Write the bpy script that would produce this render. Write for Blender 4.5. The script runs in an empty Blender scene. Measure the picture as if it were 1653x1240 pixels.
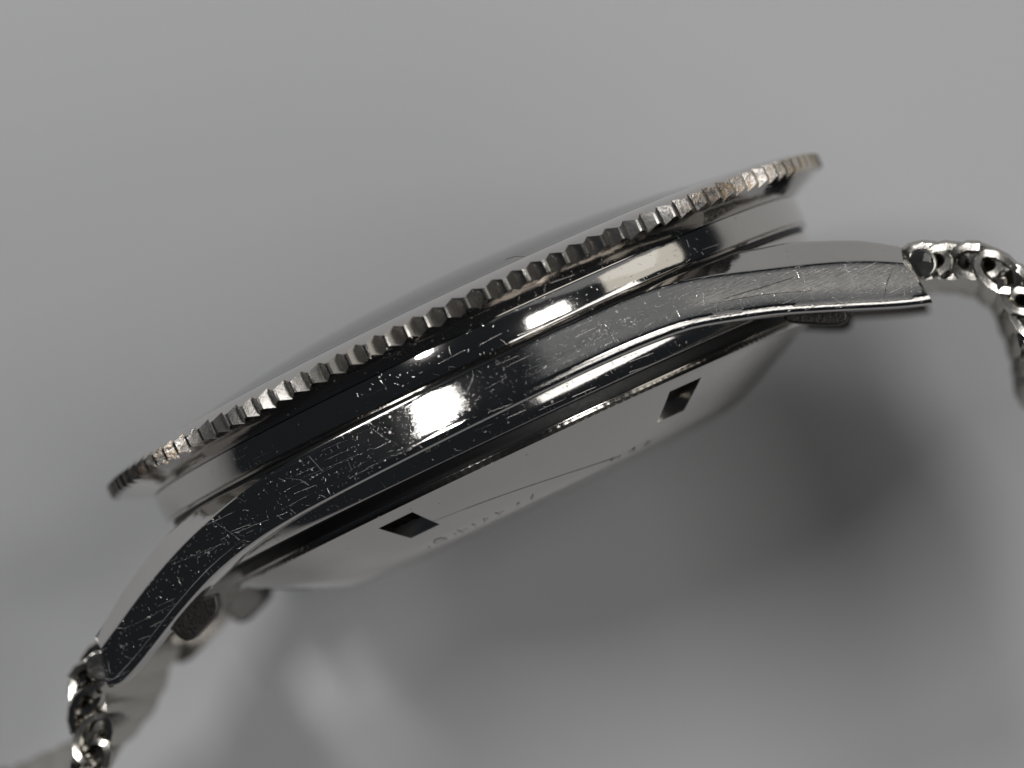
import bpy, bmesh, math, random
from mathutils import Vector, Matrix
random.seed(7)
R = math.radians
PI = math.pi
C = bpy.context.scene.collection
sc = bpy.context.scene

# ------------------------------------------------------------------ camera (1 unit = 1 cm)
cam_d = bpy.data.cameras.new("camera")
cam = bpy.data.objects.new("camera", cam_d)
C.objects.link(cam)
cam.location = (0, 0, 22)
cam_d.sensor_width = 36
cam_d.lens = 36 * 22 / (1653 / 351.0)
cam_d.clip_start = 0.1
cam_d.clip_end = 500
cam_d.dof.use_dof = True
cam_d.dof.focus_distance = 22 - 1.42
cam_d.dof.aperture_fstop = 0.168 / 0.45
sc.camera = cam

# ------------------------------------------------------------------ world and lamps
world = bpy.data.worlds.new("World")
sc.world = world
world.use_nodes = True
world.node_tree.nodes["Background"].inputs[0].default_value = (0.75, 0.85, 1.0, 1)
world.node_tree.nodes["Background"].inputs[1].default_value = 0.02

ROT = Matrix.Rotation(R(25.15), 4, 'Z') @ Matrix.Rotation(R(-2.2), 4, 'X') @ Matrix.Rotation(R(-4.2), 4, 'Y')
ROT3 = ROT.to_3x3()
ORG = Vector(((752 - 826.5) / 351, (620 - 531) / 351, 0))

def lamp(name, az, el, dist, sx, sy, power, col=(1, 1, 1), spread=180):
    """az: tilt from the zenith towards the watch's 3 o'clock side, el: tilt towards the crystal side (degrees)"""
    d = bpy.data.lights.new(name, 'AREA')
    d.shape = 'RECTANGLE'
    d.size, d.size_y, d.energy, d.color = sx, sy, power, col
    d.spread = R(spread)
    o = bpy.data.objects.new(name, d)
    C.objects.link(o)
    v = Matrix.Rotation(R(25.15), 3, 'Z') @ Vector((math.tan(R(az)), math.tan(R(el)), 1)).normalized()
    o.location = v * dist
    sx_ax = Matrix.Rotation(R(25.15), 3, 'Z') @ Vector((1, 0, 0))
    xa = (sx_ax - v * sx_ax.dot(v)).normalized()
    ya = v.cross(xa)
    o.rotation_euler = Matrix((xa, ya, v)).transposed().to_euler()
    return o

lamp("key_lamp", -16, 21.5, 30, 1.9, 7.5, 2350, (1, .99, .985))
lamp("left_fill", -38, 60, 34, 8, 6, 1500, (1, .995, 1))  # added fill, no known source; lightens the left of the table
lamp("side_lamp", 25, -3, 30, 7.0, 9, 1350, (1, .985, .97))
lamp("strip_lamp", 36, -27, 30, 25, 9, 1350, (1, .99, .97))
lamp("diffused_lamp", 60, 3, 24, 13, 8.5, 270, (1, .96, .86))
lamp("flank_fill", 40, 27, 30, 34, 13, 300, (.95, .98, 1))  # added dim fill, no known source; greys the steel flank

sc.view_settings.view_transform = 'Standard'
sc.view_settings.look = 'None'
sc.view_settings.exposure = 0
sc.view_settings.gamma = 1
sc.render.engine = 'CYCLES'
sc.cycles.max_bounces = 10
sc.cycles.glossy_bounces = 8
sc.cycles.transmission_bounces = 10

# ------------------------------------------------------------------ materials
class NT:
    def __init__(s, name):
        s.m = bpy.data.materials.new(name)
        s.m.use_nodes = True
        s.t = s.m.node_tree
        s.n = s.t.nodes
        s.b = s.n["Principled BSDF"]
    def add(s, typ, **kw):
        x = s.n.new(typ)
        for k, v in kw.items():
            setattr(x, k, v)
        return x
    def link(s, a, b):
        s.t.links.new(a, b)
    def val(s, x, inp):
        if isinstance(x, (int, float)):
            inp.default_value = x
        elif isinstance(x, tuple):
            inp.default_value = x
        else:
            s.link(x, inp)
    def math(s, op, a, b=0.0, c=0.0, clamp=False):
        x = s.add('ShaderNodeMath', operation=op, use_clamp=clamp)
        for i, v in enumerate((a, b, c)):
            s.val(v, x.inputs[i])
        return x.outputs[0]
    def vmath(s, op, a, b=(0, 0, 0)):
        x = s.add('ShaderNodeVectorMath', operation=op)
        s.val(a, x.inputs[0])
        s.val(b, x.inputs[1])
        return x.outputs[0]
    def ramp(s, x, lo, hi, a=0.0, b=1.0):
        r = s.add('ShaderNodeMapRange')
        r.clamp = True
        s.val(x, r.inputs[0])
        r.inputs[1].default_value, r.inputs[2].default_value = lo, hi
        r.inputs[3].default_value, r.inputs[4].default_value = a, b
        return r.outputs[0]
    def noise(s, vec, scale, detail=3, rough=.6):
        x = s.add('ShaderNodeTexNoise')
        s.link(vec, x.inputs['Vector'])
        x.inputs['Scale'].default_value = scale
        x.inputs['Detail'].default_value = detail
        x.inputs['Roughness'].default_value = rough
        return x.outputs['Fac']
    def obj(s):
        return s.add('ShaderNodeTexCoord').outputs['Object']
    def mapping(s, vec, scale=(1, 1, 1), rot=(0, 0, 0), loc=(0, 0, 0)):
        x = s.add('ShaderNodeMapping')
        s.link(vec, x.inputs[0])
        x.inputs['Scale'].default_value = scale
        x.inputs['Rotation'].default_value = rot
        x.inputs['Location'].default_value = loc
        return x.outputs[0]
    def scratch(s, vec, scale, length, width, density, seed, amin=0.0, amax=PI):
        """one straight scratch of random direction in each 2D cell"""
        p = s.mapping(vec, (scale, scale, scale), loc=(seed * 3.7, seed * 1.9, 0))
        wob = s.noise(p, 1.2, 2)
        v = s.add('ShaderNodeTexVoronoi', voronoi_dimensions='2D', feature='F1')
        s.link(p, v.inputs['Vector'])
        v.inputs['Scale'].default_value = 1
        d = s.vmath('SUBTRACT', p, v.outputs['Position'])
        dx = s.add('ShaderNodeSeparateXYZ'); s.link(d, dx.inputs[0])
        c = s.add('ShaderNodeSeparateColor'); s.link(v.outputs['Color'], c.inputs[0])
        a = s.math('MULTIPLY_ADD', c.outputs[0], amax - amin, amin)
        ca, sa = s.math('COSINE', a), s.math('SINE', a)
        x = s.math('ADD', s.math('MULTIPLY', dx.outputs[0], ca), s.math('MULTIPLY', dx.outputs[1], sa))
        y = s.math('SUBTRACT', s.math('MULTIPLY', dx.outputs[1], ca), s.math('MULTIPLY', dx.outputs[0], sa))
        y = s.math('ADD', y, s.math('MULTIPLY', s.math('SUBTRACT', wob, .5), .05))
        ln = s.ramp(s.math('ABSOLUTE', x), length * .8, length, 1, 0)
        ww = s.math('MULTIPLY', c.outputs[2], width)
        wd = s.math('SUBTRACT', 1, s.math('DIVIDE', s.math('ABSOLUTE', y), s.math('ADD', ww, width * .25)), clamp=True)
        on = s.math('LESS_THAN', c.outputs[1], density)
        return s.math('MULTIPLY', s.math('MULTIPLY', ln, wd), on)
    def bump(s, h, dist, strength=1.0, normal=None):
        b = s.add('ShaderNodeBump')
        b.inputs['Strength'].default_value = strength
        b.inputs['Distance'].default_value = dist
        s.link(h, b.inputs['Height'])
        if normal is not None:
            s.link(normal, b.inputs['Normal'])
        return b.outputs['Normal']

STEEL = (.60, .578, .552, 1)

def steel(name, rough=.06, base=STEEL, scratches=0.0, speck=.3, smudge=.04, brushed=0.0, wave=0.0, plane='xy'):
    k = NT(name)
    b = k.b
    b.inputs['Metallic'].default_value = 1
    b.inputs['Base Color'].default_value = base
    o = k.obj()
    if plane == 'cyl':                                     # unroll round the case: (angle*1.6, height)
        sp = k.add('ShaderNodeSeparateXYZ'); k.link(o, sp.inputs[0])
        ang = k.math('MULTIPLY', k.math('ARCTAN2', sp.outputs[0], sp.outputs[2]), 1.6)
        cb = k.add('ShaderNodeCombineXYZ')
        k.link(ang, cb.inputs[0]); k.link(sp.outputs[1], cb.inputs[1])
        uv = cb.outputs[0]
    else:
        uv = o
    nz = k.noise(o, 1.7, 5)
    rg = k.ramp(nz, .35, .75, rough, rough + smudge)
    h = None
    nrm = None
    if scratches:
        tot = None
        lon = k.mapping(uv, (.30, 1.3, 1), (0, 0, R(4)))
        layers = [(uv, 1.6, .36, .003, .25, 0, PI), (uv, 3.1, .30, .004, .22, .2, 2.6), (uv, 6.5, .30, .009, .3, 0, PI), (uv, 15, .28, .016, .5, 1.0, 2.7),
                  (uv, 29, .22, .03, .6, 0, PI), (uv, 47, .20, .05, .6, 0, PI),
                  (lon, 4.1, .45, .004, .3, -.5, .5), (lon, 9.3, .42, .008, .5, -.4, .4), (lon, 21, .40, .03, .8, -.3, .3)]
        for i, (vv_, sca, ln, wd, den, a0, a1) in enumerate(layers):
            m = k.scratch(vv_, sca, ln, wd, den * min(1.2, scratches), i + 1.3, a0, a1)
            if plane == 'cyl' and i in (0, 1, 2, 6, 7):
                continue
            tot = m if tot is None else k.math('MAXIMUM', tot, m)
        # wear comes in patches
        patch = k.ramp(k.noise(uv, 2.3, 3), .36, .62, .35, 1)
        tot = k.math('MULTIPLY', tot, patch)
        nrm = k.bump(tot, -.0025, min(1, scratches))
        rg = k.math('ADD', rg, k.math('MULTIPLY', tot, .28))
    if brushed:
        br = k.mapping(uv, (2.2, 60, 1), (0, 0, 0))
        bn = k.noise(br, 3, 4, .75)
        nrm = k.bump(bn, .0012 * brushed, 1, nrm)
    if speck:
        v = k.add('ShaderNodeTexVoronoi', feature='F1')
        k.link(o, v.inputs['Vector'])
        v.inputs['Scale'].default_value = 34
        cc = k.add('ShaderNodeSeparateColor'); k.link(v.outputs['Color'], cc.inputs[0])
        rad = k.math('MULTIPLY', k.math('MULTIPLY', cc.outputs[0], cc.outputs[0]), .24)
        dot = k.math('LESS_THAN', v.outputs['Distance'], rad)
        dot = k.math('MULTIPLY', dot, k.math('LESS_THAN', cc.outputs[1], speck))
        nrm = k.bump(dot, .003, 1, nrm)
        rg = k.math('ADD', rg, k.math('MULTIPLY', dot, .35))
    if wave:
        wn = k.noise(o, 3.2, 2)
        nrm = k.bump(wn, .012 * wave, 1, nrm)
        wn2 = k.noise(o, 45, 3)
        nrm = k.bump(wn2, .0006 * wave, 1, nrm)
    k.link(rg, b.inputs['Roughness'])
    if nrm is not None:
        k.link(nrm, b.inputs['Normal'])
    return k.m

M_mid = steel('polished_steel', .05, speck=.22, smudge=.05, wave=.25, scratches=.22, plane='cyl')
M_flank = steel('scratched_steel', .045, speck=.22, smudge=.07, scratches=.58, brushed=.45, wave=.2)
M_bevel = steel('polished_lug_steel', .07, speck=.1, smudge=.08, wave=.5)
M_band = steel('band_steel', .07, speck=.4, smudge=.08, scratches=.4, wave=.35, plane='cyl')
M_back = steel('case_back_steel', .10, speck=.08, smudge=.05, wave=.3, scratches=0, base=(.56, .54, .515, 1))
M_wire = steel('bracelet_steel', .13, speck=.2, smudge=.15, wave=1.2, base=(.52, .50, .46, 1))

def tooth_mat():
    k = NT('coin_edge_steel')
    k.b.inputs['Metallic'].default_value = 1
    o = k.obj()
    n = k.noise(o, 26, 4, .7)
    sp = k.add('ShaderNodeSeparateXYZ'); k.link(o, sp.inputs[0])
    ax = k.math('ABSOLUTE', sp.outputs[0]); side = k.math('MULTIPLY', k.ramp(ax, 1.1, 1.3), k.ramp(ax, 1.36, 1.5, 1, .75))           # grime sits in the grooves near both ends
    grime = k.math('MULTIPLY', k.ramp(n, .42, .66), side)
    mx = k.add('ShaderNodeMix', data_type='RGBA')
    k.link(grime, mx.inputs[0])
    mx.inputs[6].default_value = (.37, .355, .335, 1)
    mx.inputs[7].default_value = (.34, .25, .16, 1)
    k.link(mx.outputs[2], k.b.inputs['Base Color'])
    k.link(k.math('ADD', k.math('MULTIPLY', grime, .12), .21), k.b.inputs['Roughness'])
    nb = k.bump(k.noise(o, 60, 4, .8), .0008, .7)
    x = k.bump(k.math('MULTIPLY', n, side), .003, 1, nb)
    k.link(x, k.b.inputs['Normal'])
    return k.m
M_tooth = tooth_mat()

def plain(name, col, rough, metal=0.0, bumpy=0.0, bscale=60):
    k = NT(name)
    k.b.inputs['Base Color'].default_value = (*col, 1)
    k.b.inputs['Metallic'].default_value = metal
    o = k.obj()
    n = k.noise(o, bscale, 4)
    k.link(k.ramp(n, .3, .7, rough * .85, rough * 1.15), k.b.inputs['Roughness'])
    if bumpy:
        k.link(k.bump(n, bumpy), k.b.inputs['Normal'])
    return k.m
M_gap = plain('joint_black', (.012, .012, .012), .5)
M_dial = plain('dial_grey', (.15, .15, .15), .45)
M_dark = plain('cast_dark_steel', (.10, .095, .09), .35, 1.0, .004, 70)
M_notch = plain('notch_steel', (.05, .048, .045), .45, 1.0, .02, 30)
M_engrave = plain('engraving', (.44, .43, .41), .4, 1.0, .003, 80)
M_hair = plain('fibre', (.12, .11, .10), .6)

def acrylic():
    k = NT('acrylic')
    k.b.inputs['Base Color'].default_value = (.97, .975, .97, 1)
    k.b.inputs['Transmission Weight'].default_value = 1
    k.b.inputs['IOR'].default_value = 1.49
    o = k.obj()
    k.link(k.ramp(k.noise(o, 3, 3), .3, .7, .02, .07), k.b.inputs['Roughness'])
    return k.m
M_acr = acrylic()

def table_mat():
    k = NT('table_paper')
    o = k.obj()
    n = k.noise(o, .35, 3)
    mx = k.add('ShaderNodeMix', data_type='RGBA')
    k.link(n, mx.inputs[0])
    mx.inputs[6].default_value = (.595, .60, .61, 1)
    mx.inputs[7].default_value = (.62, .625, .632, 1)
    k.link(mx.outputs[2], k.b.inputs['Base Color'])
    k.b.inputs['Roughness'].default_value = .55
    k.b.inputs['Specular IOR Level'].default_value = .3
    k.link(k.bump(k.noise(o, 30, 4), .004), k.b.inputs['Normal'])
    return k.m

# ------------------------------------------------------------------ builders
def link_obj(name, me, mat, parent=None, mats=None):
    o = bpy.data.objects.new(name, me)
    C.objects.link(o)
    for m in (mats or [mat]):
        me.materials.append(m)
    if parent is not None:
        o.parent = parent
    return o

def smooth(me, angle=30):
    for p in me.polygons:
        p.use_smooth = True
    me.set_sharp_from_angle(angle=R(angle))

def lathe(name, prof, mat, parent, seg=360, angle=28, rfun=None, cap=False):
    """prof: list of (radius, v); turned round the watch axis (local y)."""
    verts, faces = [], []
    n = len(prof)
    for i in range(seg):
        a = 2 * PI * i / seg
        for (r, v) in prof:
            rr = rfun(a, r, v) if rfun else r
            verts.append((rr * math.sin(a), v, rr * math.cos(a)))
    for i in range(seg):
        j = (i + 1) % seg
        for k in range(n - 1):
            faces.append((i * n + k, i * n + k + 1, j * n + k + 1, j * n + k))
    me = bpy.data.meshes.new(name)
    me.from_pydata(verts, [], faces)
    me.validate()
    bm = bmesh.new(); bm.from_mesh(me)
    bmesh.ops.remove_doubles(bm, verts=bm.verts, dist=1e-5)
    bmesh.ops.recalc_face_normals(bm, faces=bm.faces)
    bm.to_mesh(me); bm.free()
    smooth(me, angle)
    return link_obj(name, me, mat, parent)

def interp(tab, x):
    if x <= tab[0][0]:
        (x0, y0), (x1, y1) = tab[0], tab[1]
        return y0 + (y1 - y0) * (x - x0) / (x1 - x0)
    for (x0, y0), (x1, y1) in zip(tab, tab[1:]):
        if x <= x1:
            return y0 + (y1 - y0) * (x - x0) / (x1 - x0)
    (x0, y0), (x1, y1) = tab[-2], tab[-1]
    return y0 + (y1 - y0) * (x - x0) / (x1 - x0)

def sinterp(tab, x, h=.06):
    return sum(w * interp(tab, x + d * h) for d, w in ((-2, .1), (-1, .2), (0, .4), (1, .2), (2, .1)))

# ------------------------------------------------------------------ the table
def table():
    me = bpy.data.meshes.new('tabletop')
    N = 24
    S = 90.0
    vs = [(-S / 2 + S * i / N, -S / 2 + S * j / N, 0) for i in range(N + 1) for j in range(N + 1)]
    fs = [(i * (N + 1) + j, (i + 1) * (N + 1) + j, (i + 1) * (N + 1) + j + 1, i * (N + 1) + j + 1) for i in range(N) for j in range(N)]
    me.from_pydata(vs, [], fs)
    o = link_obj('tabletop', me, table_mat())
    o.location = (0, 0, TABLE_Z)
    o['kind'] = 'structure'
TABLE_Z = -2.05
table()

# ------------------------------------------------------------------ the watch
watch = bpy.data.objects.new('wristwatch', None)
C.objects.link(watch)
watch.location = ORG
watch.rotation_euler = ROT3.to_euler()
watch['label'] = 'scratched steel wristwatch seen edge-on with coin-edge bezel, notched case back and wire mesh bracelet'
watch['category'] = 'wristwatch'

# --- bezel with 120 grooves
def bezel():
    per, sub = 120, 10
    seg = per * sub
    RR, RV = 1.80, 1.7595
    cols = []
    for i in range(seg):
        a = 2 * PI * i / seg
        t = (i % sub) / sub
        d = abs(t - .5) * 2                     # 1 at ridge, 0 in the valley
        f = max(0.0, (d - .0) / 1.0)
        f = min(1.0, f * 1.14)
        r = RV + (RR - RV) * f
        # bevels cut the teeth above and below
        vt = .050 - (r - RV) / (RR - RV) * .020
        vb = -.040 + (r - RV) / (RR - RV) * .018
        cols.append([(1.543, .060), (1.543, .088), (1.552, .0915), (1.60, .085), (1.70, .069), (RV - .004, .0515), (r, vt),
                     (r + .0005, (vt * 2 + vb) / 3), (r + .0005, (vt + vb * 2) / 3), (r, vb), (RV - .004, -.0415), (1.715, -.060), (1.67, -.078), (1.640, -.0925), (1.629, -.0970), (1.60, -.098), (1.54, -.09), (1.54, .060)])
    n = len(cols[0])
    vs, fs, mi = [], [], []
    for i, c in enumerate(cols):
        a = 2 * PI * i / seg
        for (r, v) in c:
            vs.append((r * math.sin(a), v, r * math.cos(a)))
    for i in range(seg):
        j = (i + 1) % seg
        for k in range(n - 1):
            fs.append((i * n + k, i * n + k + 1, j * n + k + 1, j * n + k))
            mi.append(1 if 6 <= k <= 8 else 0)
    me = bpy.data.meshes.new('bezel')
    me.from_pydata(vs, [], fs)
    for p, m in zip(me.polygons, mi):
        p.material_index = m
    bm = bmesh.new(); bm.from_mesh(me)
    bmesh.ops.recalc_face_normals(bm, faces=bm.faces)
    bm.to_mesh(me); bm.free()
    smooth(me, 22)
    link_obj('bezel', me, None, watch, [M_mid, M_tooth])
bezel()

# --- crystal: a domed acrylic disc over the dial
def crystal():
    r0, h, vb = 1.47, .155, .092
    rad = (r0 * r0 + h * h) / (2 * h)
    prof = [(0, -.02), (1.50, -.02), (1.532, .0), (1.532, .087)]
    for i in range(1, 25):
        r = r0 * (1 - i / 24)
        prof.append((r, vb + h * (1 - (r / r0) ** 2.3)))
    lathe('crystal', prof, M_acr, watch, 240, 40)
    lathe('dial', [(0, -.012), (1.525, -.012), (1.525, -.10), (0, -.10)], M_dial, watch, 128)
crystal()

lathe('crystal_seam', [(1.530, .070), (1.530, .0915), (1.534, .0935), (1.540, .0935), (1.544, .090), (1.544, .070)], M_gap, watch, 256)

# --- middle case ring, grooved at top and bottom
lathe('middle_case', [(1.50, -.099), (1.616, -.099), (1.621, -.101), (1.623, -.120), (1.624, -.17), (1.622, -.214), (1.619, -.222), (1.611, -.225), (1.616, -.229), (1.620, -.233), (1.617, -.240), (1.605, -.243), (1.50, -.243)], M_mid, watch, 512, 24)
lathe('case_joint', [(1.45, -.245), (1.590, -.245), (1.590, -.262), (1.45, -.262)], M_gap, watch, 256)

# --- case band and lugs
TOP = [(-1.98, -.640), (-1.80, -.552), (-1.65, -.478), (-1.42, -.388), (-1.17, -.322), (-1.0, -.291), (-.79, -.272), (-.5, -.266), (0, -.258), (.5, -.256), (.86, -.262), (1.0, -.280), (1.144, -.316), (1.42, -.405), (1.66, -.486), (1.84, -.562), (1.93, -.615)]
BOT = [(-2.02, -.842), (-1.95, -.822), (-1.87, -.792), (-1.81, -.766), (-1.6, -.667), (-1.46, -.610), (-1.36, -.573), (-1.23, -.54), (-1.06, -.513), (-.85, -.497), (-.5, -.487), (0, -.477), (.5, -.470), (.75, -.472), (.99, -.487), (1.34, -.587), (1.6, -.69), (1.87, -.80), (1.96, -.826)]

def wout(u):
    a = abs(u)
    if a < 1.1:
        return 1.69 - (2.6 - math.sqrt(2.6 ** 2 - a * a))
    w0 = 1.69 - (2.6 - math.sqrt(2.6 ** 2 - 1.1 ** 2))
    return w0 - 1.1 / math.sqrt(2.6 ** 2 - 1.1 ** 2) * (a - 1.1) + .06 * (a - 1.1) ** 2

def flank_rail(side):
    N = 150
    bm = bmesh.new()
    rings = []
    for i in range(N + 1):
        t = -1 + 2 * i / N
        ut = t * (1.98 if t < 0 else 1.93)
        ub = t * (2.02 if t < 0 else 1.97)
        um = (ut + ub) / 2
        vt, vb = sinterp(TOP, ut), sinterp(BOT, ub)
        if abs(ub) > 1.94:                       # rounded lower corner of the lug tip
            e = (abs(ub) - 1.94) / .08
            vb += (.03 if t < 0 else .012) * e * e
        wt, wb = wout(ut) - .032, wout(ub)
        h = interp([(0, 0), (.85, .004), (1.1, .04), (1.3, .085), (1.5, .10), (1.8, .088), (2.0, .06)], abs(um))
        if t > 0:
            h *= 1.12
        vbev = min(vt + h, -.252) if abs(um) < 1.62 else vt + h
        dep = interp([(0, .03), (.9, .05), (1.4, .16), (2.0, .13)], abs(um))
        win = .93
        def bevf(f):
            return (ut + (um - ut) * f, vt + .003 + (vbev - .002 - vt - .003) * f, wt - .004 + (.004 - dep) * f)
        def onf(f, lift):
            return (ub + (ut - ub) * f, vb + (vt - vb) * f, wb + (wt - wb) * f + lift)
        pts = [(ub, vb, win), (ub, vb, wb - .03), (ub, vb + .004, wb - .018), (ub, vb + .013, wb - .008), (ub, vb + .026, wb - .002), (ub, vb + .040, wb - .001),
               onf(.24, .0), onf(.50, .002), onf(.76, .001), onf(.90, .0), (ut, vt - .004, wt), (ut, vt + .003, wt - .004),
               bevf(.08), bevf(.5), bevf(.92), bevf(1.0), (um, vbev + .001, wt - dep - .02), (um, vbev + .001, wt - dep - .04), (um, vbev, win)]
        rings.append([bm.verts.new((u, v, w * side)) for (u, v, w) in pts])
    n = len(rings[0])
    for a, b in zip(rings, rings[1:]):
        for k in range(n):
            bm.faces.new((a[k], a[(k + 1) % n], b[(k + 1) % n], b[k]))
    bm.faces.new(rings[0]); bm.faces.new(rings[-1][::-1])
    bmesh.ops.recalc_face_normals(bm, faces=bm.faces)
    me = bpy.data.meshes.new('case_flank')
    bm.to_mesh(me); bm.free()
    for p in me.polygons:
        if abs(p.normal.y) > .45 or abs(p.normal.x) > .9:
            p.material_index = 1
    smooth(me, 32)
    o = link_obj('case_flank', me, None, watch, [M_flank, M_bevel])
    bv = o.modifiers.new('bevel', 'BEVEL')
    bv.width = .006; bv.segments = 2; bv.limit_method = 'ANGLE'; bv.angle_limit = R(50)
    o['label'] = 'scratched brushed case side with its two lugs'
    return o
front_flank = flank_rail(1)
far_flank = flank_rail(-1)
far_flank.data.materials[0] = steel('dimmed_flank_steel', .14, speck=0, base=(.42, .40, .38, 1))  # far flank dulled and darkened only to weaken its light patch on the table
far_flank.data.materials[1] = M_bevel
def hairline(pts, w):
    """one deep scratch: a raised burr following the flank, pts in (u, height fraction)"""
    bm = bmesh.new()
    prev = None
    n = 14
    path = []
    for (a, b) in zip(pts, pts[1:]):
        for k in range(n):
            path.append((a[0] + (b[0] - a[0]) * k / n, a[1] + (b[1] - a[1]) * k / n))
    path.append(pts[-1])
    for i, (u, f) in enumerate(path):
        e = math.sin(PI * min(1, max(0, i / (len(path) - 1)))) ** .5
        ww = w * (.25 + .75 * e) / 2
        d = Vector((path[min(i + 1, len(path) - 1)][0] - path[max(i - 1, 0)][0], (path[min(i + 1, len(path) - 1)][1] - path[max(i - 1, 0)][1]) * .22, 0)).normalized()
        s = Vector((-d.y, d.x, 0))
        def onsurf(u, f, off, lift):
            vt, vb = sinterp(TOP, u), sinterp(BOT, u)
            v = vb + (vt - vb) * f
            p = Vector((u, v, wout(u) - .032 * f + .006 * (1 - abs(2 * f - 1)) + lift))
            return p + s * off
        q = [bm.verts.new(onsurf(u, f, -ww, .0004)), bm.verts.new(onsurf(u, f, 0, .0004 + ww * .8)), bm.verts.new(onsurf(u, f, ww, .0004))]
        if prev:
            bm.faces.new((prev[0], q[0], q[1], prev[1])); bm.faces.new((prev[1], q[1], q[2], prev[2]))
        prev = q
    me = bpy.data.meshes.new('deep_scratch')
    bm.to_mesh(me); bm.free()
    o = link_obj('deep_scratch', me, M_scratch, front_flank)
    return o
M_scratch = plain('raised_burr_steel', (.60, .59, .57), .28, 1.0)
for pts, w in [([(1.885, .90), (1.84, .62), (1.79, .22)], .0045), ([(.62, .62), (.575, .55), (.555, .40), (.56, .30)], .004),
               ([(1.17, .50), (1.32, .62), (1.50, .80)], .0035), ([(.02, .66), (.055, .80), (.075, .90)], .005),
               ([(-.18, .95), (-.15, .60), (-.13, .35)], .003), ([(1.10, .42), (1.32, .47), (1.52, .46)], .003),
               ([(-.86, .78), (-.80, .60), (-.775, .42)], .003), ([(-1.72, .35), (-1.64, .18)], .003), ([(-1.80, .40), (-1.735, .22)], .0025)]:
    hairline(pts, w)
lathe('case_band', [(1.40, -.262), (1.585, -.262), (1.60, -.270), (1.605, -.40), (1.602, -.450), (1.596, -.485), (1.586, -.515), (1.575, -.538), (1.566, -.552), (1.560, -.556), (1.40, -.552)], M_band, watch, 512, 24)
lathe('back_joint', [(1.30, -.550), (1.556, -.5565), (1.41, -.559), (1.405, -.615), (1.30, -.615)], M_gap, watch, 256)  # black ring lining the gap and covering the band's underside

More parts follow.
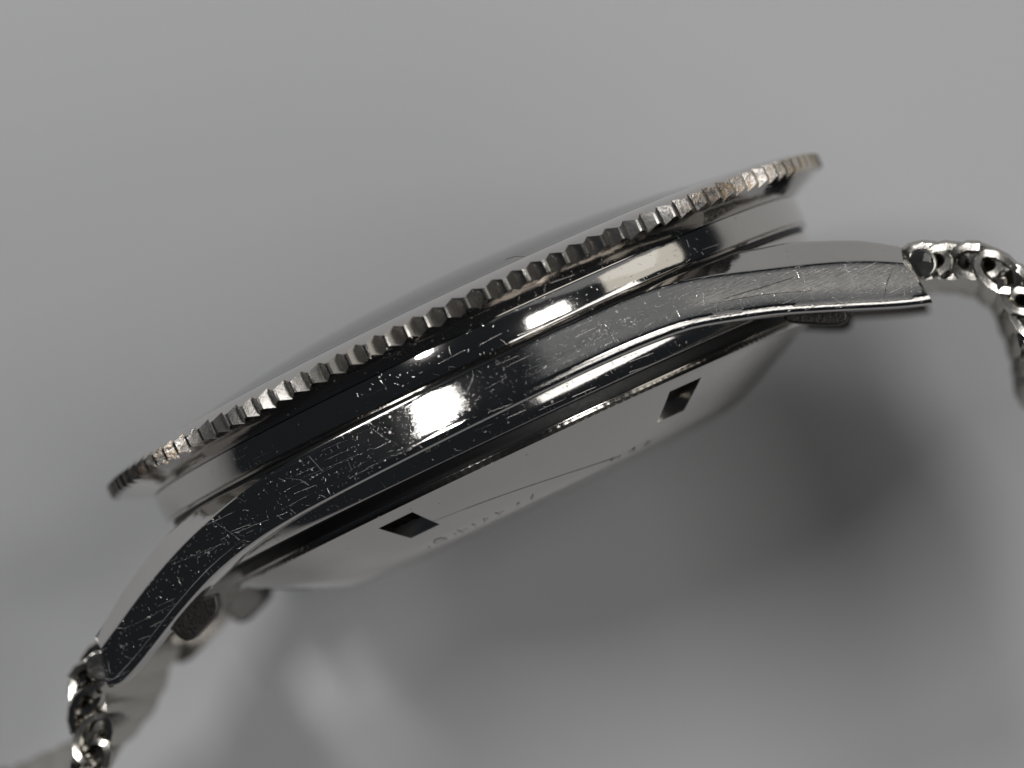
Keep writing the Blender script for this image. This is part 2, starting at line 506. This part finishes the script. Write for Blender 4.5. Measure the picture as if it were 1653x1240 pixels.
# --- case back: knurled rim, cone with six wrench notches, flat centre
NOTCH = [-23.5, 39, 98, 158, 218, 278]
def case_back():
    lathe('case_back_rim', [(1.30, -.611), (1.448, -.611), (1.457, -.6135), (1.457, -.617), (1.438, -.622), (1.447, -.646), (1.440, -.651), (1.30, -.65)],
          M_back, watch, 1440, 40, rfun=lambda a, r, v: r - (.0005 * (1 + math.cos(240 * a)) if (v < -.622 and r > 1.4) else 0))
    # the cone is cut open at each notch; the pocket behind is a part of its own
    r_hi, r_lo = 1.425, .95
    v_hi, v_lo = -.648, -.866
    def vcone(r):
        f = (r - r_lo) / (r_hi - r_lo)
        return v_lo + (v_hi - v_lo) * f - .008 * math.sin(PI * f)
    n1, n0 = 1.35, 1.15
    radii = [r_hi, 1.41, 1.39, 1.37, n1, 1.31, 1.26, 1.20, n0, 1.10, 1.05, 1.01, .98, .94, .90]
    vv = [vcone(r) for r in radii]
    vv[-3] += .004; vv[-2], vv[-1] = v_lo + .006, v_lo - .001
    radii += [.86, .80, .4, .02]; vv += [v_lo - .005, v_lo - .007, v_lo - .008, v_lo - .008]
    seg = 720
    half = 3.8
    def in_notch(a_mid):
        for na in NOTCH:
            if abs((a_mid - na + 180) % 360 - 180) < half:
                return True
        return False
    bm = bmesh.new()
    g = [[bm.verts.new((r * math.sin(2 * PI * i / seg), v, r * math.cos(2 * PI * i / seg))) for r, v in zip(radii, vv)] for i in range(seg)]
    i0, i1 = radii.index(n1), radii.index(n0)
    for i in range(seg):
        j = (i + 1) % seg
        am = 360 * (i + .5) / seg
        for k in range(len(radii) - 1):
            if i0 <= k < i1 and in_notch(am):
                continue
            bm.faces.new((g[i][k], g[i][k + 1], g[j][k + 1], g[j][k]))
    # pocket walls
    edges = [e for e in bm.edges if e.is_boundary and 1.1 < (e.verts[0].co.xz.length) < 1.36]
    ret = bmesh.ops.extrude_edge_only(bm, edges=edges)
    for v in [x for x in ret['geom'] if isinstance(x, bmesh.types.BMVert)]:
        v.co.y += .085
        v.co.x *= .995; v.co.z *= .995
    bmesh.ops.recalc_face_normals(bm, faces=bm.faces)
    me = bpy.data.meshes.new('case_back')
    bm.to_mesh(me); bm.free()
    smooth(me, 25)
    cb = link_obj('case_back', me, M_back, watch)
    # notch floors
    base = None
    for na in NOTCH:
        if base is None:
            bm = bmesh.new()
            A = 5
            rows = []
            for ia in range(A + 1):
                a = R(-half - .3 + (2 * half + .6) * ia / A)
                rows.append([bm.verts.new((r * math.sin(a), vcone(r) + .072 + random.uniform(-.006, .006), r * math.cos(a))) for r in (n1 + .005, 1.28, 1.22, n0 - .005)])
            for x, y in zip(rows, rows[1:]):
                for k in range(3):
                    bm.faces.new((x[k], x[k + 1], y[k + 1], y[k]))
            bmesh.ops.solidify(bm, geom=bm.faces[:], thickness=.01)
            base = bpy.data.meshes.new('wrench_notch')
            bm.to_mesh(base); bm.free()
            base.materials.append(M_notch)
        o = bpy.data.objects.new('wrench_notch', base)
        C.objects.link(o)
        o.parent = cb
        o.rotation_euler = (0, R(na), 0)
    # faint worn engraving between the notches
    bm = bmesh.new()
    rnd = random.Random(3)
    def stroke(a0, r0, a1, r1, w=.006):
        p = [Vector((r * math.sin(R(a)), vcone(r) - .0012, r * math.cos(R(a)))) for a, r in ((a0, r0), (a1, r1))]
        d = (p[1] - p[0]).normalized()
        s = d.cross(Vector((0, 1, 0))).normalized() * w / 2
        bm.faces.new([bm.verts.new(q) for q in (p[0] - s, p[0] + s, p[1] + s, p[1] - s)])
    # a round letter, then worn stems
    for k in range(16):
        t0, t1 = 2 * PI * k / 16, 2 * PI * (k + 1) / 16
        stroke(-25.5 + 1.7 * math.cos(t0), 1.0 + .028 * math.sin(t0), -25.5 + 1.7 * math.cos(t1), 1.0 + .028 * math.sin(t1))
    for a in [-30, -21, -19.2, -15, -12.5, -8, -3, 1, 24, 26, 29.5, 31, 34.5, 36]:
        r0 = .975 + rnd.uniform(0, .012)
        stroke(a, r0, a + rnd.uniform(-.5, 1.2), r0 + rnd.uniform(.012, .045), .007)
        if rnd.random() < .6:
            stroke(a, r0, a + rnd.uniform(.8, 1.6), r0 + rnd.uniform(-.003, .01), .006)
    me = bpy.data.meshes.new('engraving')
    bm.to_mesh(me); bm.free()
    o = link_obj('engraving', me, M_engrave, cb)
    o['kind'] = 'stuff'
    # one long hairline scratch
    bm = bmesh.new()
    pr = None
    for k in range(31):
        f = k / 30
        a, r = -25 + 51 * f, 1.215 - .20 * f + .012 * math.sin(f * 5)
        r = max(1.0, r)
        c = Vector((r * math.sin(R(a)), vcone(r) - .001, r * math.cos(R(a))))
        dr = Vector((math.sin(R(a)), 0, math.cos(R(a)))) * .0018 * (1 if f > .25 else .5)
        q = (bm.verts.new(c - dr), bm.verts.new(c + dr))
        if pr:
            bm.faces.new((pr[0], pr[1], q[1], q[0]))
        pr = q
    me = bpy.data.meshes.new('scratch')
    bm.to_mesh(me); bm.free()
    link_obj('scratch', me, M_notch, cb)
case_back()

# --- hooks of the bracelet under the lugs
def slab(name, poly, w0, w1, mat, parent, bev=.012):
    bm = bmesh.new()
    a = [bm.verts.new((u, v, w0)) for u, v in poly]
    b = [bm.verts.new((u, v, w1)) for u, v in poly]
    bm.faces.new(a); bm.faces.new(b[::-1])
    for i in range(len(poly)):
        j = (i + 1) % len(poly)
        bm.faces.new((a[i], b[i], b[j], a[j]))
    bmesh.ops.recalc_face_normals(bm, faces=bm.faces)
    me = bpy.data.meshes.new(name)
    bm.to_mesh(me); bm.free()
    smooth(me, 30)
    o = link_obj(name, me, mat, parent)
    m = o.modifiers.new('bevel', 'BEVEL'); m.width = bev; m.segments = 3; m.limit_method = 'ANGLE'
    return o

# --- bracelet: rows of flattened wire coils hooked into each other
def resample(path, step):
    out = [Vector(path[0])]
    acc = 0
    for p, q in zip(path, path[1:]):
        p, q = Vector(p), Vector(q)
        L = (q - p).length
        x = step - acc
        while x <= L:
            out.append(p + (q - p) * x / L); x += step
        acc = L - (x - step)
    return out

def coil(name, N0, F0, tang, norm, parent, la, sb, wire, turns, phase, hand):
    """N0 near end, F0 far end; la: half length along the strap, sb: half thickness"""
    ax = (F0 - N0)
    steps = turns * 12
    k = 6
    pts = []
    for i in range(steps + 1):
        f = i / steps
        a = hand * 2 * PI * turns * f + phase
        pts.append(N0 + ax * f + tang * la * math.cos(a) + norm * sb * math.sin(a))
    vs, fs = [], []
    for i, p in enumerate(pts):
        t = (pts[min(i + 1, steps)] - pts[max(i - 1, 0)]).normalized()
        s = t.cross(ax.normalized()).normalized()
        b = t.cross(s).normalized()
        for m in range(k):
            a = 2 * PI * m / k
            vs.append(tuple(p + s * wire * .85 * math.cos(a) + b * wire * math.sin(a)))
    for i in range(steps):
        for m in range(k):
            fs.append((i * k + m, i * k + (m + 1) % k, (i + 1) * k + (m + 1) % k, (i + 1) * k + m))
    fs.append(tuple(range(k))); fs.append(tuple(steps * k + m for m in reversed(range(k))))
    me = bpy.data.meshes.new(name)
    me.from_pydata(vs, [], fs)
    bm = bmesh.new(); bm.from_mesh(me)
    bmesh.ops.recalc_face_normals(bm, faces=bm.faces)
    bm.to_mesh(me); bm.free()
    smooth(me, 50)
    return link_obj(name, me, M_wire, parent)

def bracelet(near, far, label, n, pitch=.112, phase0=0):
    root = bpy.data.objects.new('bracelet', None)
    C.objects.link(root)
    root.parent = watch
    root['label'] = label
    def at(path, d):
        for p, q in zip(path, path[1:]):
            L = (q - p).length
            if d <= L:
                return p + (q - p) * d / L
            d -= L
        return path[-1] + (path[-1] - path[-2]).normalized() * d
    Nn = [Vector((u, v, w)) for u, v, w in near]
    Fn = [Vector((u, v, w)) for u, v, w in far]
    for i in range(n):
        p = at(Nn, .02 + pitch * i)
        p2 = at(Nn, .02 + pitch * i + .05)
        L1 = sum((b - a).length for a, b in zip(Nn, Nn[1:])); L2 = sum((b - a).length for a, b in zip(Fn, Fn[1:]))
        q = at(Fn, (.02 + pitch * i) * L2 / L1)
        q2 = at(Fn, (.07 + pitch * i) * L2 / L1)
        t = ((p2 - p) + (q2 - q)).normalized()
        ax = (q - p).normalized()
        t = (t - ax * t.dot(ax)).normalized()
        nn = ax.cross(t).normalized()
        coil('wire_coil', p, q, t, nn, root, .106, .066, .034, 18, phase0 + i * 1.9, 1 if i % 2 else -1)
    return root

W9 = .87
bl = bracelet([(-2.05, -.69, W9), (-2.15, -.755, W9), (-2.195, -.87, W9), (-2.22, -1.0, W9), (-2.30, -1.12, W9), (-2.42, -1.24, W9), (-2.58, -1.36, W9)],
         [(-2.04, -.71, -W9), (-2.10, -.76, -W9), (-2.19, -.85, -W9), (-2.33, -.93, -W9), (-2.50, -.99, -W9), (-2.68, -1.02, -W9), (-2.92, -1.0, -W9)],
         'mesh bracelet end hanging from the lower left lugs', 12)
br = bracelet([(2.0, -.63, W9), (2.11, -.685, W9), (2.253, -.755, W9), (2.33, -.90, W9), (2.325, -1.1, W9), (2.28, -1.35, W9), (2.30, -1.6, W9), (2.26, -2.0, W9), (2.1, -2.5, W9)],
         [(2.0, -.65, -W9), (2.12, -.70, -W9), (2.26, -.80, -W9), (2.32, -.95, -W9), (2.31, -1.15, -W9), (2.25, -1.4, -W9), (2.36, -1.6, -W9), (2.40, -2.0, -W9), (2.3, -2.5, -W9)],
         'mesh bracelet end bending down from the right lugs', 24, phase0=1.0)
for s in (1, -1):
    w0, w1 = (.80, .915) if s > 0 else (-.915, -.80)
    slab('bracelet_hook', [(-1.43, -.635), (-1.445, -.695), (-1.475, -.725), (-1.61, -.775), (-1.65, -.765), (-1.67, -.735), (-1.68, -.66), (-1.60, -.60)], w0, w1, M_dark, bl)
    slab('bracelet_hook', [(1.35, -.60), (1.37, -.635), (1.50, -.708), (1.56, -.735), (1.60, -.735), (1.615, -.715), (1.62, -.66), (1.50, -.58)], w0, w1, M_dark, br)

for us, vs, par in ((-2.045, -.705, bl), (2.0, -.645, br)):
    bm = bmesh.new()
    bmesh.ops.create_cone(bm, cap_ends=True, segments=40, radius1=.07, radius2=.07, depth=1.78)
    me = bpy.data.meshes.new('end_tube'); bm.to_mesh(me); bm.free()
    smooth(me, 40)
    o = link_obj('end_tube', me, M_wire, par)
    o.location = (us, vs, 0)
    m = o.modifiers.new('bevel', 'BEVEL'); m.width = .012; m.segments = 3; m.limit_method = 'ANGLE'

# --- a fibre stuck on the bezel edge

def fibre():
    pts = [Vector(p) for p in ((.385, .128, 1.32), (.427, .121, 1.34), (.453, .107, 1.37), (.473, .095, 1.41))]
    me = bpy.data.curves.new('fibre', 'CURVE')
    me.dimensions = '3D'; me.bevel_depth = .0014; me.bevel_resolution = 1
    sp = me.splines.new('POLY'); sp.points.add(len(pts) - 1)
    for p, q in zip(sp.points, pts):
        p.co = (*q, 1)
    tmp = bpy.data.objects.new('fibre_curve', me)
    C.objects.link(tmp)
    dg = bpy.context.evaluated_depsgraph_get()
    mesh = bpy.data.meshes.new_from_object(tmp.evaluated_get(dg))
    bpy.data.objects.remove(tmp)
    o = link_obj('fibre', mesh, M_hair)
    o.matrix_world = Matrix.Translation(ORG) @ ROT
    o['label'] = 'tiny dark fibre lying on the domed crystal just above the coin-edge bezel'
    o['category'] = 'fibre'
fibre()
